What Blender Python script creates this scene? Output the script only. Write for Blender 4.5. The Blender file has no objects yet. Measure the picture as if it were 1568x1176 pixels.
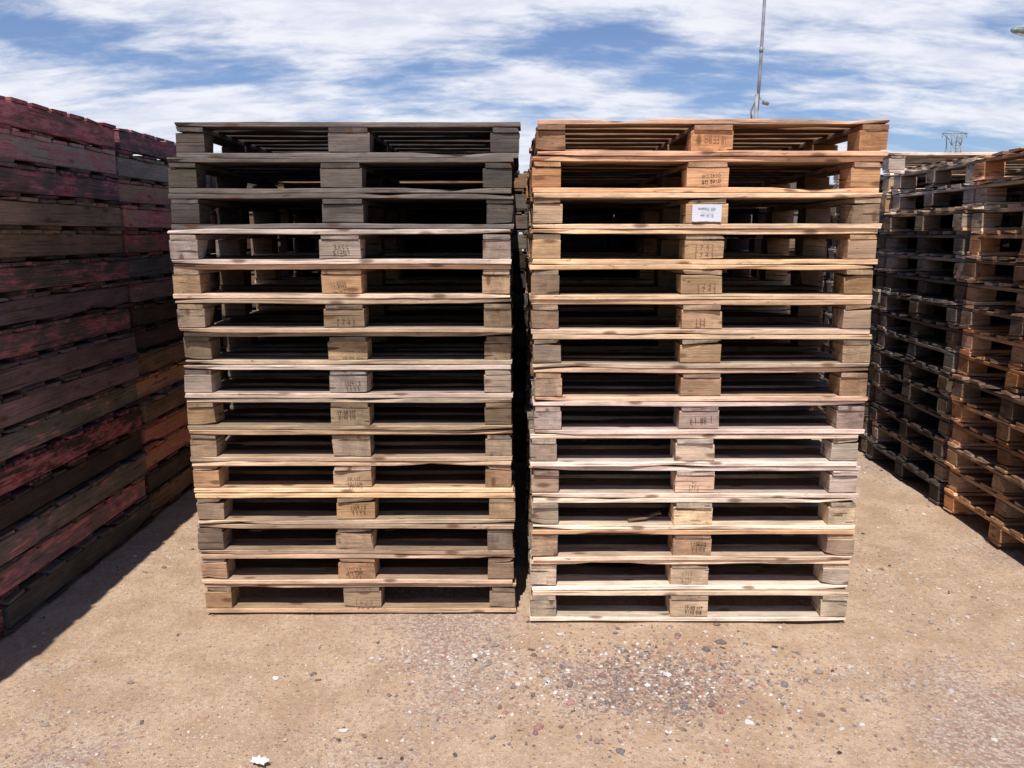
import bpy, math, random
import numpy as np
from mathutils import Vector, noise as mnoise
R = random.Random(7)
sc = bpy.context.scene
sc.view_settings.view_transform = 'Standard'
sc.view_settings.look = 'None'
sc.view_settings.exposure = 0
COL = sc.collection

# ------------------------------------------------------------------ node helpers
class NT:
    def __init__(s, nt): s.nt = nt; s.n = nt.nodes; s.l = nt.links
    def new(s, t, **kw):
        n = s.n.new(t)
        for k, v in kw.items(): setattr(n, k, v)
        return n
    def link(s, a, b): s.l.new(a, b)
    def setin(s, n, i, v):
        if isinstance(v, bpy.types.NodeSocket): s.l.new(v, n.inputs[i])
        else: n.inputs[i].default_value = v
    def math(s, op, a, b=0.0, c=None, clamp=False):
        n = s.new('ShaderNodeMath', operation=op); n.use_clamp = clamp
        s.setin(n, 0, a); s.setin(n, 1, b)
        if c is not None: s.setin(n, 2, c)
        return n.outputs[0]
    def mix(s, f, a, b, mode='MIX'):
        n = s.new('ShaderNodeMix', data_type='RGBA', blend_type=mode)
        s.setin(n, 0, f)
        s.setin(n, 6, a if not isinstance(a, tuple) else (*a[:3], 1))
        s.setin(n, 7, b if not isinstance(b, tuple) else (*b[:3], 1))
        return n.outputs[2]
    def mapping(s, vec, scale=(1,1,1), loc=(0,0,0), rot=(0,0,0)):
        n = s.new('ShaderNodeMapping'); s.l.new(vec, n.inputs[0])
        n.inputs[1].default_value = loc; n.inputs[2].default_value = rot; n.inputs[3].default_value = scale
        return n.outputs[0]
    def noise(s, vec, scale, detail=4, rough=.55, dist=0, dim='2D'):
        n = s.new('ShaderNodeTexNoise'); n.noise_dimensions=dim; s.l.new(vec, n.inputs['Vector'])
        n.inputs['Scale'].default_value = scale; n.inputs['Detail'].default_value = detail
        n.inputs['Roughness'].default_value = rough; n.inputs['Distortion'].default_value = dist
        return n.outputs['Fac']
    def ramp(s, f, lo, hi, a=0.0, b=1.0, smooth=True):
        n = s.new('ShaderNodeMapRange'); n.interpolation_type = 'SMOOTHSTEP' if smooth else 'LINEAR'
        s.setin(n, 0, f); n.inputs[1].default_value = lo; n.inputs[2].default_value = hi
        n.inputs[3].default_value = a; n.inputs[4].default_value = b
        return n.outputs[0]

def new_mat(name):
    m = bpy.data.materials.new(name); m.use_nodes = True
    nt = NT(m.node_tree)
    b = m.node_tree.nodes['Principled BSDF']
    return m, nt, b

def simple_mat(name, col, rough=.6, metal=0.0, var=.25, scale=8):
    m, t, b = new_mat(name)
    tc = t.new('ShaderNodeTexCoord').outputs['Object']
    f = t.noise(tc, scale, 3, dim='3D')
    c = t.mix(t.ramp(f, .3, .7), tuple(x*(1-var) for x in col), tuple(min(1, x*(1+var)) for x in col))
    t.link(c, b.inputs['Base Color'])
    b.inputs['Roughness'].default_value = rough; b.inputs['Metallic'].default_value = metal
    return m

# ------------------------------------------------------------------ wood material
def wood_material():
    m, t, b = new_mat('weathered_wood')
    uv = t.new('ShaderNodeUVMap'); uv.uv_map = 'UVMap'; uv = uv.outputs[0]
    oi = t.new('ShaderNodeObjectInfo')
    at = t.new('ShaderNodeAttribute'); at.attribute_name = 'tint'
    sp = t.new('ShaderNodeSeparateColor'); t.link(at.outputs['Color'], sp.inputs[0])
    bright, grey, hue = sp.outputs[0], sp.outputs[1], sp.outputs[2]
    comb = t.new('ShaderNodeCombineXYZ')
    r = t.math('MULTIPLY', oi.outputs['Random'], 37.0)
    t.link(r, comb.inputs[0]); t.link(r, comb.inputs[1])
    va = t.new('ShaderNodeVectorMath', operation='ADD'); t.link(uv, va.inputs[0]); t.link(comb.outputs[0], va.inputs[1])
    uvo = va.outputs[0]
    grain = t.noise(t.mapping(uvo, (4, 210, 1)), 1.0, 3, .65, .3)
    fine = t.noise(t.mapping(uvo, (40, 600, 1)), 1.0, 1, .6)
    blot = t.noise(t.mapping(uvo, (4.5, 14, 1)), 1.0, 3, .6)
    blot2 = t.noise(t.mapping(uvo, (12, 42, 1), (5, 3, 0)), 1.0, 4, .7)
    base = oi.outputs['Color']
    huec = t.mix(hue, (1.0, 1.0, 1.0), (1.10, .89, .68))
    c = t.mix(1.0, base, huec, 'MULTIPLY')
    bw = t.new('ShaderNodeRGBToBW'); t.link(c, bw.inputs[0])
    gc = t.mix(1.0, bw.outputs[0], (1.06, .98, .90), 'MULTIPLY')
    c = t.mix(t.math('MULTIPLY', grey, .65), c, gc)
    gm = t.math('ADD', t.ramp(grain, .25, .75, .72, 1.16), t.ramp(fine, .3, .7, -.10, .10))
    gm = t.math('MULTIPLY', gm, t.ramp(blot, .28, .72, .78, 1.2))
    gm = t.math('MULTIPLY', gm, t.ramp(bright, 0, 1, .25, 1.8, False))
    vv = t.new('ShaderNodeCombineColor')
    for i in range(3): t.link(gm, vv.inputs[i])
    c = t.mix(1.0, c, vv.outputs[0], 'MULTIPLY')
    c = t.mix(t.ramp(blot2, .64, .78, 0, .7), c, (.035, .026, .02))
    crack = t.ramp(t.noise(t.mapping(uvo, (2.2, 130, 1), (2, 7, 0)), 1.0, 1, .5), .70, .75)
    c = t.mix(t.math('MULTIPLY', crack, .8), c, (.03, .022, .016))
    vo = t.new('ShaderNodeTexVoronoi'); vo.voronoi_dimensions='2D'; t.link(t.mapping(uvo, (3.2, 9, 1)), vo.inputs['Vector']); vo.inputs['Scale'].default_value = 1.0
    kn = t.ramp(vo.outputs['Distance'], .04, .12, 1, 0)
    c = t.mix(t.math('MULTIPLY', kn, .75), c, (.12, .05, .025))
    # worn, faded red paint, amount = object colour alpha
    pn = t.math('ADD', t.math('MULTIPLY', blot, .40), t.math('ADD', t.math('MULTIPLY', grain, .30), t.math('MULTIPLY', blot2, .30)))
    pf = t.math('ADD', t.math('MULTIPLY', oi.outputs['Alpha'], .42), -.25)
    pm = t.ramp(t.math('ADD', pn, pf), .425, .53, 0, .85)
    gate = t.ramp(oi.outputs['Alpha'], .02, .1)
    pc = t.mix(t.ramp(blot2, .35, .6), (.32, .040, .045), (.42, .15, .155))
    pc = t.mix(1.0, pc, vv.outputs[0], 'MULTIPLY')
    c = t.mix(t.math('MULTIPLY', pm, gate), c, pc)
    t.link(c, b.inputs['Base Color'])
    b.inputs['Roughness'].default_value = .85
    b.inputs['Specular IOR Level'].default_value = .15
    bp = t.new('ShaderNodeBump'); bp.inputs['Strength'].default_value = .5; bp.inputs['Distance'].default_value = .002
    t.link(grain, bp.inputs['Height']); t.link(bp.outputs[0], b.inputs['Normal'])
    return m
WOOD = wood_material()

# ------------------------------------------------------------------ board builder
class MB:
    def __init__(s): s.v=[]; s.f=[]; s.uv=[]; s.c=[]
    def board(s, c, size, axis, rnd, segs=10, ch=.0022, jit=.0007, bow=.002, chips=2, tint=None, chipd=.010, broad=1.0, cap=1.0):
        o = [i for i in range(3) if i != axis]
        L = size[axis]/2; a = size[o[0]]/2; b = size[o[1]]/2
        ring = [(-a+ch,-b),(a-ch,-b),(a,-b+ch),(a,b-ch),(a-ch,b),(-a+ch,b),(-a,b-ch),(-a,-b+ch)]
        per=[0]
        for i in range(8):
            p=ring[i]; q=ring[(i+1)%8]; per.append(per[-1]+math.hypot(p[0]-q[0],p[1]-q[1]))
        base=len(s.v)
        ph=rnd.uniform(0,6.28); ph2=rnd.uniform(0,6.28)
        bz=rnd.uniform(-bow,bow); bh=rnd.uniform(-bow,bow)
        tw=rnd.uniform(-.03,.03) if segs>6 else 0
        ts=[-1+2*i/segs for i in range(segs+1)]
        if segs>6: ts=[t if abs(t)==1 else t+rnd.uniform(-.35,.35)/segs for t in ts]
        pts=[]
        eo=[rnd.uniform(-.002,.002) for _ in range(8)], [rnd.uniform(-.002,.002) for _ in range(8)]
        for k,tt in enumerate(ts):
            dz=bz*math.sin(tt*3.6+ph); dh=bh*math.cos(tt*3+ph2)
            row=[]
            for j,(p,q) in enumerate(ring):
                pp=p+dh+rnd.uniform(-jit,jit); qq=q+dz+rnd.uniform(-jit,jit)+tw*p*tt*.5
                ll=tt*L
                if k==0: ll+=eo[0][j]*(1 if segs>2 else .3)
                if k==segs: ll+=eo[1][j]*(1 if segs>2 else .3)
                row.append([ll,pp,qq])
            pts.append(row)
        for _ in range(chips):
            if rnd.random()<.55:
                k=rnd.choice([0,segs, rnd.randint(0,segs)]); cor=rnd.choice([(0,7),(1,2),(3,4),(5,6)])
                dd=rnd.uniform(.002,chipd)
                for kk,w in ((k-1,.35),(k,1),(k+1,.45)):
                    if 0<=kk<=segs:
                        for j in cor:
                            pts[kk][j][1]-=math.copysign(dd*w*min(1,a/.05+.2),ring[j][0])
                            pts[kk][j][2]-=math.copysign(min(dd*w*.7,b*.8),ring[j][1])
        for row in pts:
            for ll,pp,qq in row:
                co=[0,0,0]; co[axis]=c[axis]+ll; co[o[0]]=c[o[0]]+pp; co[o[1]]=c[o[1]]+qq
                s.v.append(co)
        uo=rnd.uniform(0,60); vo=rnd.uniform(0,60)
        if tint is None: tint=(rnd.uniform(.3,.75),rnd.uniform(0,.6),rnd.uniform(0,.5))
        tb=(tint[0]*broad,tint[1],tint[2])  # broad faces darkened: shade inside the openings put into the tint
        flip = (axis==1)
        for k in range(segs):
            for j in range(8):
                j2=(j+1)%8
                f=[base+k*8+j, base+k*8+j2, base+(k+1)*8+j2, base+(k+1)*8+j]
                u0=uo+ts[k]*L; u1=uo+ts[k+1]*L; v0=vo+per[j]; v1=vo+per[j+1]
                uvs=[(u0,v0),(u0,v1),(u1,v1),(u1,v0)]
                if flip: f=f[::-1]; uvs=uvs[::-1]
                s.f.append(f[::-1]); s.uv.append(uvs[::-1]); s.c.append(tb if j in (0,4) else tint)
        t2=(tint[0]*cap,tint[1],tint[2])
        for k,rev in ((0,False),(segs,True)):
            f=[base+k*8+j for j in range(8)]
            uvs=[(uo+3+ring[j][0]*3, vo+5+ring[j][1]*.5) for j in range(8)]
            if rev != flip: f=f[::-1]; uvs=uvs[::-1]
            s.f.append(f); s.uv.append(uvs); s.c.append(t2)
    def mesh(s,name,mat):
        me=bpy.data.meshes.new(name); me.from_pydata(s.v,[],s.f)
        uvl=me.uv_layers.new(name='UVMap'); flat=[x for f in s.uv for p in f for x in p]
        uvl.data.foreach_set('uv',flat)
        ca=me.color_attributes.new('tint','FLOAT_COLOR','CORNER')
        fc=[]
        for f,c in zip(s.f,s.c): fc.extend([c[0],c[1],c[2],1.0]*len(f))
        ca.data.foreach_set('color',fc)
        me.materials.append(mat); me.validate(); me.update()
        import bmesh
        bm=bmesh.new(); bm.from_mesh(me); bmesh.ops.recalc_face_normals(bm,faces=bm.faces); bm.to_mesh(me); bm.free()
        return me

PH=.122
def block_pallet(seed):
    r=random.Random(seed); b=MB(); W=1.2; D=1.0
    def T(lo=.3,hi=.75,g=.6,h=.5): return (r.uniform(lo,hi),r.uniform(0,g),r.uniform(0,h))
    ys=[.05,.5,.95]; xs=[(-.55,.1),(0,.145),(.55,.1)]
    bt=.018; sb=.018; dk=.018; bl=PH-bt-sb-dk
    for q,y in enumerate(ys):
        b.board((r.uniform(-.003,.003),y+r.uniform(-.003,.003),bt/2),(W+r.uniform(-.008,.004),.1,bt-.001),0,r,16,bow=.0018,chips=6,tint=T(.65,.98) if q!=1 else T(0,.15),broad=.52)  # middle board and broad faces darkened, painting in the shade of the openings
    for i,(x,w) in enumerate(xs):
        for j,y in enumerate(ys):
            inset=r.uniform(.001,.008)*(1 if j==0 else -1 if j==2 else 0)
            ax=r.choice([0,0,1])
            tt=T(.18,.50,.6,.9) if i!=1 else T(.36,.66,.3,.6)
            if j==1: tt=T(0,.2)  # middle row of blocks tinted dark to stand in for interior shade
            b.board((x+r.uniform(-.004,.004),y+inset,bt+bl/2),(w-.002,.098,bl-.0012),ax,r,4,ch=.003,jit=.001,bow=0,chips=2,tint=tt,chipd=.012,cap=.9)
        b.board((x,.5+r.uniform(0,.004),bt+bl+sb/2),(w-.004-r.uniform(0,.01),.995,sb-.001),1,r,12,bow=.001,chips=2,tint=T(.15,.4),broad=.35,cap=1.1)  # broad faces darkened, interior shade painted into the colour
    n=7
    for i in range(n):
        w=.105 if i in(0,6) else r.choice([.08,.095,.1])
        y=.0525+(1-.105)*i/(n-1)
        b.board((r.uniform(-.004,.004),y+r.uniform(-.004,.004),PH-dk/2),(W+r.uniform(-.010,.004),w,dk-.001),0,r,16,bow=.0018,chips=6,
                tint=T(.55,.9) if i in (0,6) else T(0.1,.3),broad=.35,cap=1.6)  # inner boards and broad faces tinted dark as painted interior shade
    return b.mesh('block_pallet',WOOD)

def stringer_pallet(seed):
    r=random.Random(seed); b=MB(); W=1.0; D=1.2
    def T(lo=.3,hi=.7): return (r.uniform(lo,hi),r.uniform(0,.6),r.uniform(0,.4))
    bt=.016
    for i in range(5):
        y=.05+1.1*i/4
        b.board((0,y,bt/2),(W+r.uniform(-.006,.006),.15,bt-.001),0,r,8,chips=2,tint=T(.05,.3))
    for x in (-.477,0,.477):
        b.board((x+r.uniform(-.004,.004),.6,bt+.045),(.044,1.195,.0885),1,r,14,ch=.003,bow=.002,chips=5,tint=T(.35,.75),chipd=.014)
    n=9
    for i in range(n):
        y=.058+1.084*i/(n-1)
        b.board((r.uniform(-.005,.005),y,PH-.008),(W+r.uniform(-.004,.010),r.choice([.105,.112,.116]),.015),0,r,8,chips=3,tint=T(.25,.65))
    return b.mesh('stringer_pallet',WOOD)

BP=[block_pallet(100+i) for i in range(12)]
SP=[stringer_pallet(300+i) for i in range(6)]

C={'grey':(.20,.165,.135),'dgrey':(.125,.107,.092),'tan':(.52,.345,.20),'orange':(.52,.28,.145),
   'light':(.66,.50,.355),'gtan':(.40,.285,.185),'brown':(.24,.145,.085),'lgrey':(.45,.37,.30),
   'mauve':(.52,.41,.33),'dark':(.065,.045,.038),'plum':(.16,.105,.105),'rust':(.64,.31,.13)}

def empty(name):
    e=bpy.data.objects.new(name,None); COL.objects.link(e); e.empty_display_size=.2; return e

def stack(loc, n, meshes, cols, depth, rot=0.0, xs=None, ys=None, jx=.008, jy=.01, paint=None, seed=0, name='pallet_stack', gain=1.0):
    r=random.Random(seed); e=empty(name); e.location=loc; e.rotation_euler=(0,0,rot)
    for k in range(n):                       # k = 0 is the TOP pallet
        z=(n-1-k)*PH
        me=meshes[r.randrange(len(meshes))]
        o=bpy.data.objects.new('pallet_%02d'%(n-k),me); COL.objects.link(o); o.parent=e
        x=(xs[k] if xs else 0)+r.uniform(-jx,jx)*(0.3 if xs else 1)
        y=(ys[k] if ys else 0)+r.uniform(-jy,jy)
        yaw=r.uniform(-.007,.007)
        if r.random()<.5:
            yaw+=math.pi; y+=depth
        o.location=(x,y,z); o.rotation_euler=(0,0,yaw)
        cname=cols[k%len(cols)] if not callable(cols) else cols(r,k)
        c=C[cname]; q=r.uniform(.88,1.14)*gain
        o.color=(c[0]*q,c[1]*q*r.uniform(.96,1.04),c[2]*q*r.uniform(.93,1.07),paint[k%len(paint)] if paint else 0.0)
    return e

LX=[-.577,-.592,-.593,-.598,-.598,-.599,-.603,-.600,-.598,-.597,-.597,-.597,-.597,-.596,-.582]
RX=[.681,.667,.670,.672,.667,.672,.677,.675,.670,.666,.6765,.6755,.6756,.673,.673]
lcol=['dgrey','dgrey','dgrey','lgrey','tan','gtan','gtan','lgrey','gtan','gtan','tan','tan','gtan','tan','tan']
rcol=['orange','orange','tan','tan','tan','tan','gtan','tan','mauve','mauve','light','light','tan','light','light']
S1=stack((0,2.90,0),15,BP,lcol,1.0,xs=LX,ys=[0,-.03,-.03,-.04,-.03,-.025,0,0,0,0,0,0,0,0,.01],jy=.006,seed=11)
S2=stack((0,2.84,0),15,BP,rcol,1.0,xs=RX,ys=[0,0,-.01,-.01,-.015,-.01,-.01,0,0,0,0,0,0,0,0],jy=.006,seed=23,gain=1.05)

anyc=lambda r,k: r.choice(['grey','dgrey','gtan','brown','brown','grey'])
dk=lambda r,k: r.choice(['dgrey','dark','brown','dgrey','grey'])
for i,(x,y,n,s) in enumerate([(-.60,4.02,15,31),(.69,3.96,15,32),(-.6,6.3,15,35),(.7,6.3,15,36)]):
    stack((x,y,0),n,BP,anyc,1.0,seed=s)
for i,(x,y,s) in enumerate([(-.63,5.58,61),(.60,5.56,62),(1.83,5.6,63)]):
    stack((x,y,0),15,SP,dk,1.2,rot=math.pi/2,seed=s)
# ---- left row (red-painted stringer pallets, face at x=-1.86)
lw=lambda r,k: r.choice(['plum','plum','grey','plum','lgrey']) if k<3 else r.choice(['plum','dgrey','brown','dgrey','plum']) if k<8 else r.choice(['dgrey','dark','dark','dark','plum'])
stack((-2.365,1.53,0),16,SP,lw,1.2,seed=41,paint=[.45,.5,.4,.3,.6,.35,.5],jx=.014)
stack((-2.365,2.74,0),16,SP,lw,1.2,seed=42,paint=[.64,.54,.46,.25,.25,.46,.22,.5,.12,.2,.35,.55,.15,.3,.48,.2],jx=.014)
stack((-2.370,3.97,0),16,SP,lambda r,k:['plum','grey','tan','tan','brown','dgrey','plum','dark','dark','brown','rust','brown','rust','rust','dark','brown'][k],1.2,
      seed=43,paint=[.5,.25,.52,.58,.55,.25,.25,.15,.1,.35,.38,.25,.62,.55,.2,.3],jx=.014)
stack((-2.38,5.2,0),15,SP,lw,1.2,seed=44,paint=[.4,.3],jx=.012)
# ---- right row
rot=-math.radians(2.6)
near=lambda r,k: r.choice(['tan','rust','orange','rust','tan','brown'])
mid=lambda r,k: 'light' if k<2 else 'tan' if k==2 else r.choice(['grey','grey','dgrey','lgrey','grey'])
def rx(y): return 2.285+(y-3.37)*.045+.60
stack((rx(2.1),2.08,0),15,BP,near,1.0,rot=rot,seed=51,jx=.02,paint=[0,.2,0,0,.3],gain=1.2)
stack((rx(3.12),3.11,0),15,BP,near,1.0,rot=rot,seed=52,jx=.02,paint=[0,.28,0,0,.35,0,0,.2],gain=1.3)
stack((rx(4.15),4.15,0),15,BP,mid,1.0,rot=rot,seed=53,jx=.02,paint=[0,0,0,0,.35,0,0,.25],gain=1.0)
stack((rx(5.2),5.19,0),16,BP,mid,1.0,rot=rot,seed=54,jx=.02)
stack((rx(6.3),6.28,0),15,BP,anyc,1.0,rot=rot,seed=55,jx=.02)
# a second row of closed-sided pallets behind the right-hand one
for y,s in((2.0,56),(3.22,57),(4.44,58),(5.66,59)):
    stack((rx(y)+1.16,y,0),15,SP,dk,1.2,rot=rot,seed=s)

# ------------------------------------------------------------------ stamps and labels
INKS=[simple_mat('burnt_stamp',(.085,.052,.036),.9),simple_mat('faded_stamp',(.19,.12,.08),.9)]
INK2=simple_mat('grey_ink',(.12,.12,.15),.9)
PAPER=simple_mat('label_paper',(.70,.72,.78),.7,var=.06)
def text_mesh(s,size,mat):
    cu=bpy.data.curves.new('t','FONT'); cu.body=s; cu.size=size; cu.extrude=.0003; cu.align_x='CENTER'; cu.align_y='CENTER'
    cu.resolution_u=2
    o=bpy.data.objects.new('t',cu); COL.objects.link(o)
    dg=bpy.context.evaluated_depsgraph_get(); me=bpy.data.meshes.new_from_object(o.evaluated_get(dg))
    bpy.data.objects.remove(o); me.name='stamp'; me.materials.append(mat)
    return me
stampsA=[text_mesh(x,z,INKS[i]) for x,z,i in (("IT-08 HT\n0142 DB",.018,0),("I | 3046\n--- HT",.018,1),("FR HT\n62-119",.019,0),("[ 7 4 ]",.026,1),("DB 22 81",.020,1),
        ("| HT | 4\n2 2 0 6",.018,0),("HT",.030,1),("S-112\n04",.017,1),("|  28  | 3",.024,0))]
rs=random.Random(5)
def stamp(par,X,Yf,k,side=0):
    o=bpy.data.objects.new('block_stamp',rs.choice(stampsA)); COL.objects.link(o); o.parent=par
    z=(14-k)*PH+.018+.034
    o.location=(X+side+rs.uniform(-.024,.024), Yf-.0055+rs.uniform(0,.001), z+rs.uniform(-.008,.008))
    o.rotation_euler=(math.pi/2,rs.uniform(-.08,.08)+(math.pi if rs.random()<.2 else 0),0)
Lys=[0,-.03,-.03,-.04,-.03,-.025]+[0]*9
Rys=[0,0,-.01,-.01,-.015,-.01,-.01]+[0]*8
for k in range(15):
    if k not in (0,1,2,9,12): stamp(S1,LX[k],Lys[k],k)
    if k not in (2,6,7,9,11): stamp(S2,RX[k],Rys[k],k)
def paper(par,X,Yf,k,w,h):
    me=bpy.data.meshes.new('paper_label')
    n=8; v=[];f=[]
    for i in range(n+1):
        for j in (0,1):
            v.append((-w/2+w*i/n+rs.uniform(-.001,.001),-.0012*math.sin(i*.9)-.0005,(-h/2,h/2)[j]+rs.uniform(-.001,.001)))
    for i in range(n): f.append((2*i,2*i+2,2*i+3,2*i+1))
    me.from_pydata(v,[],f); me.materials.append(PAPER)
    o=bpy.data.objects.new('paper_label',me); COL.objects.link(o); o.parent=par
    o.location=(X,Yf-.0075,(14-k)*PH+.018+.036)
    for q,(t_,sz,dz) in enumerate((("SHIPPING  0381",.009,.014),("- - - - - - - - -",.008,.003),("4471 20 118",.009,-.008))):
        m2=text_mesh(t_,sz,INK2)
        p=bpy.data.objects.new('label_print_%d'%q,m2); COL.objects.link(p); p.parent=o
        p.location=(0,-.0024,dz); p.rotation_euler=(math.pi/2,0,0)
paper(S2,RX[2],Rys[2],2,.10,.058)

# ------------------------------------------------------------------ ground
def gh(x,y):
    return .010*(mnoise.noise(Vector((x*1.3,y*1.3,0)))-.6)+.004*mnoise.noise(Vector((x*6,y*6,3)))-.004
def axis(lo,hi,step,far):
    a=list(np.arange(lo,hi+1e-6,step)); s=step; x=hi
    up=[]
    while x<far: s*=1.5; x+=s; up.append(x)
    dn=[]; x=lo; s=step
    while x>-far: s*=1.5; x-=s; dn.append(x)
    return dn[::-1]+a+up
gx=axis(-3.5,3.5,.045,700); gy=axis(.6,7,.045,900)
gv=[(x,y,gh(x,y) if abs(x)<30 and abs(y)<30 else -.01) for y in gy for x in gx]
nx=len(gx); gf=[(j*nx+i,j*nx+i+1,(j+1)*nx+i+1,(j+1)*nx+i) for j in range(len(gy)-1) for i in range(nx-1)]
gme=bpy.data.meshes.new('ground'); gme.from_pydata(gv,[],gf)
gme.polygons.foreach_set('use_smooth',[True]*len(gf))
g=bpy.data.objects.new('ground',gme); COL.objects.link(g)
m,t,b=new_mat('sandy_gravel_ground')
P=t.new('ShaderNodeTexCoord').outputs['Object']
big=t.noise(P,.9,3,.6); med=t.noise(P,5,4,.65); fin=t.noise(P,45,4,.7); vf=t.noise(P,240,2,.7)
vd=t.new('ShaderNodeVectorMath',operation='LENGTH'); t.link(t.mapping(P,(2.6,3.1,0),(-.47*2.6,-2.42*3.1,0)),vd.inputs[0])
rub=t.ramp(vd.outputs['Value'],.2,1.4,.26,0)
pb=t.math('ADD',t.math('ADD',big,rub),t.math('MULTIPLY',t.math('SUBTRACT',fin,.5),.60))
patch=t.ramp(pb,.50,.68)
sand=t.mix(t.ramp(med,.3,.7),(.52,.355,.23),(.68,.50,.345))
sand=t.mix(t.ramp(fin,.38,.68,0,.5),sand,(.40,.26,.165))
v1=t.new('ShaderNodeTexVoronoi'); v1.voronoi_dimensions='2D'; t.link(P,v1.inputs['Vector']); v1.inputs['Scale'].default_value=95
hs=t.new('ShaderNodeSeparateColor'); t.link(v1.outputs['Color'],hs.inputs[0])
stone=t.mix(hs.outputs[0],(.26,.20,.18),(.72,.61,.54))
stone=t.mix(t.ramp(hs.outputs[1],.8,.9),stone,(.32,.14,.12))
grav=t.mix(t.ramp(v1.outputs['Distance'],.35,.75),stone,(.34,.24,.185))
c=t.mix(t.math('MULTIPLY',patch,.7),sand,grav)
c=t.mix(t.math('MULTIPLY',t.ramp(rub,.10,.26),t.ramp(fin,.42,.60,.05,.6)),c,(.15,.10,.095))
v2=t.new('ShaderNodeTexVoronoi'); v2.voronoi_dimensions='2D'; t.link(P,v2.inputs['Vector']); v2.inputs['Scale'].default_value=60
h2=t.new('ShaderNodeSeparateColor'); t.link(v2.outputs['Color'],h2.inputs[0])
spk=t.math('MULTIPLY',t.ramp(v2.outputs['Distance'],.18,.30,1,0),t.ramp(h2.outputs[0],.55,.60))
c=t.mix(t.math('MULTIPLY',spk,.8),c,t.mix(h2.outputs[1],(.19,.14,.115),(.72,.65,.58)))
c=t.mix(t.ramp(vf,.40,.68,0,.45),c,(.25,.165,.11))
t.link(c,b.inputs['Base Color']); b.inputs['Roughness'].default_value=.95; b.inputs['Specular IOR Level'].default_value=.1
hh=t.math('ADD',fin,t.math('MULTIPLY',vf,.7))
bp=t.new('ShaderNodeBump'); bp.inputs['Strength'].default_value=.9; bp.inputs['Distance'].default_value=.006
t.link(hh,bp.inputs['Height']); t.link(bp.outputs[0],b.inputs['Normal'])
gme.materials.append(m)

# ---- loose stones: one mesh
rng=np.random.default_rng(3)
phi=(1+5**.5)/2
ico=np.array([(-1,phi,0),(1,phi,0),(-1,-phi,0),(1,-phi,0),(0,-1,phi),(0,1,phi),(0,-1,-phi),(0,1,-phi),(phi,0,-1),(phi,0,1),(-phi,0,-1),(-phi,0,1)],float)/1.9
icf=np.array([(0,11,5),(0,5,1),(0,1,7),(0,7,10),(0,10,11),(1,5,9),(5,11,4),(11,10,2),(10,7,6),(7,1,8),(3,9,4),(3,4,2),(3,2,6),(3,6,8),(3,8,9),(4,9,5),(2,4,11),(6,2,10),(8,6,7),(9,8,1)])
V=[];F=[];K=[]
def add_stone(x,y,r,col,flat=.6):
    M=ico*(1+rng.uniform(-.28,.28,(12,1)))*np.array([r*rng.uniform(.8,1.5),r*rng.uniform(.7,1.1),r*flat])
    a=rng.uniform(0,6.28); ca,sa=math.cos(a),math.sin(a)
    X=M[:,0]*ca-M[:,1]*sa+x; Y=M[:,0]*sa+M[:,1]*ca+y; Z=M[:,2]+gh(x,y)+r*flat*.35
    n=len(V)*12
    V.append(np.stack([X,Y,Z],1)); F.append(icf+n); K.append(col)
pal=[(.50,.39,.29),(.38,.30,.24),(.24,.19,.16),(.62,.54,.46),(.54,.41,.28),(.38,.22,.17),(.70,.65,.59),(.15,.115,.10)]
cnt=0
while cnt<18000:
    y=1.15+ (rng.random()**1.5)*5.5; x=rng.uniform(-1,1)*(.75*y+.5)
    dens=mnoise.noise(Vector((x*.9+4,y*.9,1)))+.35*mnoise.noise(Vector((x*3,y*3,7)))
    if rng.random() > min(1,max(.20,.45+dens*1.4)): continue
    r=min(.012,.0017*math.exp(abs(rng.normal(0,.62))))
    col=np.array(pal[rng.integers(len(pal))])*rng.uniform(.75,1.15)
    add_stone(x,y,r,col); cnt+=1
for cx,cy,sx,sy,n,pl in [(.46,2.42,.42,.30,1900,[(.17,.10,.095),(.36,.15,.13),(.70,.66,.64),(.14,.13,.14),(.26,.20,.18),(.10,.08,.08)]),
                      (-.95,1.62,.45,.25,900,[(.40,.35,.31),(.6,.55,.5),(.24,.20,.18)]),
                      (.95,2.50,.45,.18,500,[(.45,.40,.37),(.3,.25,.22)]),(-.1,2.55,.35,.15,400,[(.45,.40,.37),(.62,.58,.54),(.2,.17,.16)]),
                      (1.7,3.1,.5,.5,500,[(.45,.40,.37),(.3,.25,.22),(.55,.5,.46)])]:
    for _ in range(n):
        x=rng.normal(cx,sx*.6); y=rng.normal(cy,sy*.6)
        add_stone(x,y,min(.015,.0024*math.exp(abs(rng.normal(0,.62)))),np.array(pl[rng.integers(len(pl))])*rng.uniform(.8,1.2))
V=np.concatenate(V); Fa=np.concatenate(F)
me=bpy.data.meshes.new('gravel'); me.from_pydata(V.tolist(),[],Fa.tolist())
ca=me.color_attributes.new('tint','FLOAT_COLOR','CORNER')
cc=np.ones((len(K),60,4)); cc[:,:,:3]=np.array(K)[:,None,:]
ca.data.foreach_set('color',cc.ravel())
m,t,b=new_mat('stone'); at=t.new('ShaderNodeAttribute'); at.attribute_name='tint'
f=t.noise(t.new('ShaderNodeTexCoord').outputs['Object'],300,1,dim='3D')
t.link(t.mix(t.ramp(f,.3,.7,0,.4),at.outputs['Color'],(.44,.32,.22)),b.inputs['Base Color']); b.inputs['Roughness'].default_value=.9
me.materials.append(m)
COL.objects.link(bpy.data.objects.new('gravel',me))

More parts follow.
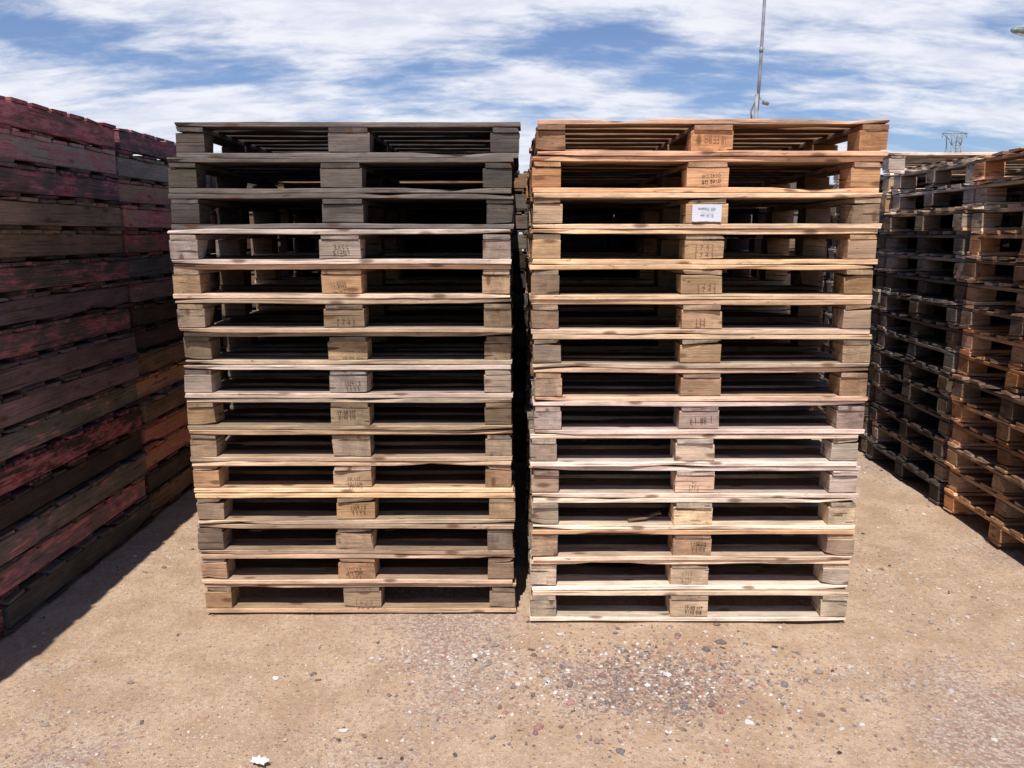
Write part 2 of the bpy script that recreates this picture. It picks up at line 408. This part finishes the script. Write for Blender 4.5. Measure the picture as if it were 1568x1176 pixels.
# ---- small wood chips (one object)
b2=MB(); r=random.Random(9)
for _ in range(70):
    y=1.4+r.random()**1.3*3.5; x=r.uniform(-1,1)*(.6*y+.3)
    L=r.uniform(.008,.024)
    s0=len(b2.v)
    b2.board((0,0,0),(L,r.uniform(.004,.010),r.uniform(.002,.004)),0,r,3,ch=.0007,jit=.0018,bow=0,chips=1,tint=(r.uniform(.1,.9),r.uniform(.2,.9),r.uniform(0,.6)))
    a=r.uniform(0,3.14)
    for i in range(s0,len(b2.v)):
        px,py,pz=b2.v[i]; b2.v[i]=[x+px*math.cos(a)-py*math.sin(a),y+px*math.sin(a)+py*math.cos(a),gh(x,y)+.003+pz]
o=bpy.data.objects.new('wood_chips',b2.mesh('wood_chips',WOOD)); o.color=(.20,.14,.10,0); COL.objects.link(o)

# ---- broken slat lying in an opening of the right stack, torn scrap of paper
b3=MB(); r=random.Random(4)
b3.board((0,0,0),(.13,.016,.006),0,r,8,ch=.001,jit=.002,bow=.004,chips=4,tint=(.25,.4,.5))
o=bpy.data.objects.new('broken_slat',b3.mesh('broken_slat',WOOD)); o.color=(.33,.21,.13,0); COL.objects.link(o)
o.location=(.50,2.885,3*PH+.018+.015); o.rotation_euler=(0,-.14,.25)
me=bpy.data.meshes.new('paper_scrap'); pr=random.Random(2); v=[];f=[]
for i in range(6):
    for j in range(5):
        v.append((i*.010+pr.uniform(-.003,.003),j*.007+pr.uniform(-.003,.003)+.004*math.sin(i*1.3),.004+pr.uniform(0,.007)))
for i in range(5):
    for j in range(4):
        if (i,j) not in((0,0),(4,3),(2,3),(4,0)): f.append((i*5+j,(i+1)*5+j,(i+1)*5+j+1,i*5+j+1))
me.from_pydata(v,[],f); me.materials.append(simple_mat('white_paper',(.8,.8,.8),.8,var=.05))
o=bpy.data.objects.new('paper_scrap',me); COL.objects.link(o); o.location=(-.725,1.99,0)

# ------------------------------------------------------------------ tubes
def tube(name,pts,rads,mat,par=None,n=10):
    v=[];f=[]
    pts=[Vector(p) for p in pts]
    for i,p in enumerate(pts):
        d=(pts[min(i+1,len(pts)-1)]-pts[max(i-1,0)]).normalized()
        a=d.orthogonal().normalized() if abs(d.z)<.9 else Vector((1,0,0)); a=(a-d*a.dot(d)).normalized(); c=d.cross(a)
        for k in range(n):
            q=2*math.pi*k/n; v.append(p+(a*math.cos(q)+c*math.sin(q))*rads[i])
    for i in range(len(pts)-1):
        for k in range(n): f.append((i*n+k,i*n+(k+1)%n,(i+1)*n+(k+1)%n,(i+1)*n+k))
    f.append(tuple(range(n))[::-1]); f.append(tuple((len(pts)-1)*n+k for k in range(n)))
    me=bpy.data.meshes.new(name); me.from_pydata(v,[],f); me.materials.append(mat)
    me.polygons.foreach_set('use_smooth',[len(x.vertices)==4 for x in me.polygons])
    o=bpy.data.objects.new(name,me); COL.objects.link(o)
    if par: o.parent=par
    return o
GALV=simple_mat('galvanised_steel',(.26,.27,.30),.6,.2)
mast=empty('antenna_mast'); mast.location=(3.49,12,0)
tube('lower_pole',[(0,0,-.1),(0,0,3.42)],[.032,.030],GALV,mast)
tube('upper_pole',[(.012,0,3.2),(.025,0,3.7),(.055,0,6.6)],[.024,.024,.020],GALV,mast)
tube('joint_collar',[(0.027,0,3.98),(0.027,0,4.05)],[.030,.030],GALV,mast)
tube('stay_bracket',[(-.055,0,3.05),(-.075,0,3.18),(-.03,0,3.30),(.05,0,3.36),(.10,0,3.30)],[.014]*5,GALV,mast)
tube('insulator',[(.09,0,3.31),(.17,0,3.28)],[.035,.024],GALV,mast)
tube('top_whip',[(.055,0,6.55),(.07,0,8.2)],[.008,.004],GALV,mast)

lamp=empty('street_lamp'); lamp.location=(13.1,20,0)
tube('pole',[(0,0,-.1),(0,0,3),(0,0,5.85),(-.05,0,6.1),(-.25,0,6.13),(-.75,0,6.10)],[.09,.07,.05,.045,.04,.035],GALV,lamp,14)
HEADM=simple_mat('lamp_housing',(.16,.22,.20),.5,.2)
tube('lamp_head',[(-.70,0,6.10),(-.80,0,6.11),(-1.1,0,6.14),(-1.35,0,6.16),(-1.42,0,6.16)],[.04,.06,.085,.07,.03],HEADM,lamp,16)
tube('lens',[(-.9,0,6.06),(-1.1,0,6.06),(-1.3,0,6.10)],[.03,.05,.03],simple_mat('lamp_glass',(.6,.62,.6),.2),lamp,12)
STEEL=simple_mat('pylon_steel',(.26,.27,.30),.6,.2)
py=empty('electricity_pylon'); py.location=(106,200,0)
def bar(a,b_,r=.10): tube('lattice_bar',[a,b_],[r,r],STEEL,py,5)
lev=[(0,3.2),(6,2.4),(12,1.9),(17,1.5),(20,1.3),(22.5,1.1),(25.2,1.3)]
for (z0,w0),(z1,w1) in zip(lev,lev[1:]):
    for sx,sy in((-1,-1),(1,-1),(1,1),(-1,1)):
        bar((sx*w0,sy*w0,z0),(sx*w1,sy*w1,z1),.14)
    bar((-w0,-w0,z0),(w1,-w1,z1),.08); bar((w0,-w0,z0),(-w1,-w1,z1),.08); bar((-w1,-w1,z1),(w1,-w1,z1),.08)
    bar((w0,-w0,z0),(w1,w1,z1),.07); bar((-w0,-w0,z0),(-w1,w1,z1),.07)
bar((-3.0,0,25.4),(3.0,0,25.4),.15); bar((-3.0,0,25.4),(-1.2,0,24.0),.09); bar((3.0,0,25.4),(1.2,0,24.0),.09)
bar((-1.6,0,26.2),(3.0,0,25.4),.07); bar((-1.6,0,26.2),(-3.0,0,25.4),.07)
for x in(-2.9,2.9): bar((x,0,25.4),(x,0,24.4),.09)

# ------------------------------------------------------------------ world
sd=Vector((-.10,-.54,1.0)).normalized()
w=bpy.data.worlds.new('sky'); sc.world=w; w.use_nodes=True
t=NT(w.node_tree); bg=w.node_tree.nodes['Background']
sky=t.new('ShaderNodeTexSky'); sky.sky_type='NISHITA'; sky.sun_disc=False
sky.sun_elevation=math.asin(sd.z); sky.sun_rotation=math.atan2(sd.x,sd.y)%(2*math.pi)
sky.air_density=1.0; sky.dust_density=.4; sky.ozone_density=2.5
G=t.new('ShaderNodeTexCoord').outputs['Generated']
s=t.new('ShaderNodeSeparateXYZ'); t.link(G,s.inputs[0])
zz=t.math('ADD',t.math('MAXIMUM',s.outputs[2],0.0),.25)
cb=t.new('ShaderNodeCombineXYZ'); t.link(t.math('DIVIDE',s.outputs[0],zz),cb.inputs[0]); t.link(t.math('DIVIDE',s.outputs[1],zz),cb.inputs[1])
p=cb.outputs[0]
n1=t.noise(t.mapping(p,(1.15,2.5,1),(7.3,2.2,0),(0,0,.10)),1.0,6,.55,.15)
n2=t.noise(t.mapping(p,(5.0,11.0,1),(1,8,0),(0,0,-.15)),1.0,5,.62,.2)
dsum=t.math('ADD',t.math('MULTIPLY',n1,.78),t.math('MULTIPLY',n2,.22))
cf=t.ramp(dsum,.37,.565,0.06,1)
cover=t.math('MULTIPLY',t.ramp(s.outputs[2],.28,.6,1,.12),t.ramp(s.outputs[1],-.2,.5,.25,1))  # unseen cloud cover overhead and behind the camera thinned to cut fill light
blue=t.mix(1.0,sky.outputs[0],(.90,1.02,1.30),'MULTIPLY')
cloud=t.mix(t.ramp(n2,.3,.7),(8.9,9.3,10.8),(11.3,11.4,12.1))
col=t.mix(t.math('MULTIPLY',t.math('MULTIPLY',cf,.94),cover),blue,cloud)
t.link(col,bg.inputs[0]); bg.inputs[1].default_value=.083

sun=bpy.data.lights.new('sun','SUN'); sun.energy=5.0; sun.angle=math.radians(.5); sun.color=(1,.955,.90)
so=bpy.data.objects.new('sun',sun); COL.objects.link(so); so.rotation_euler=(-sd).to_track_quat('-Z','Y').to_euler(); so.location=(0,0,20)

cam=bpy.data.cameras.new('camera'); co=bpy.data.objects.new('camera',cam); COL.objects.link(co)
cam.sensor_fit='HORIZONTAL'; cam.angle=2*math.atan(784/1230); cam.clip_end=3000; cam.clip_start=.02
co.location=(0,0,1.443); co.rotation_euler=(math.radians(79.5),0,0)
sc.camera=co
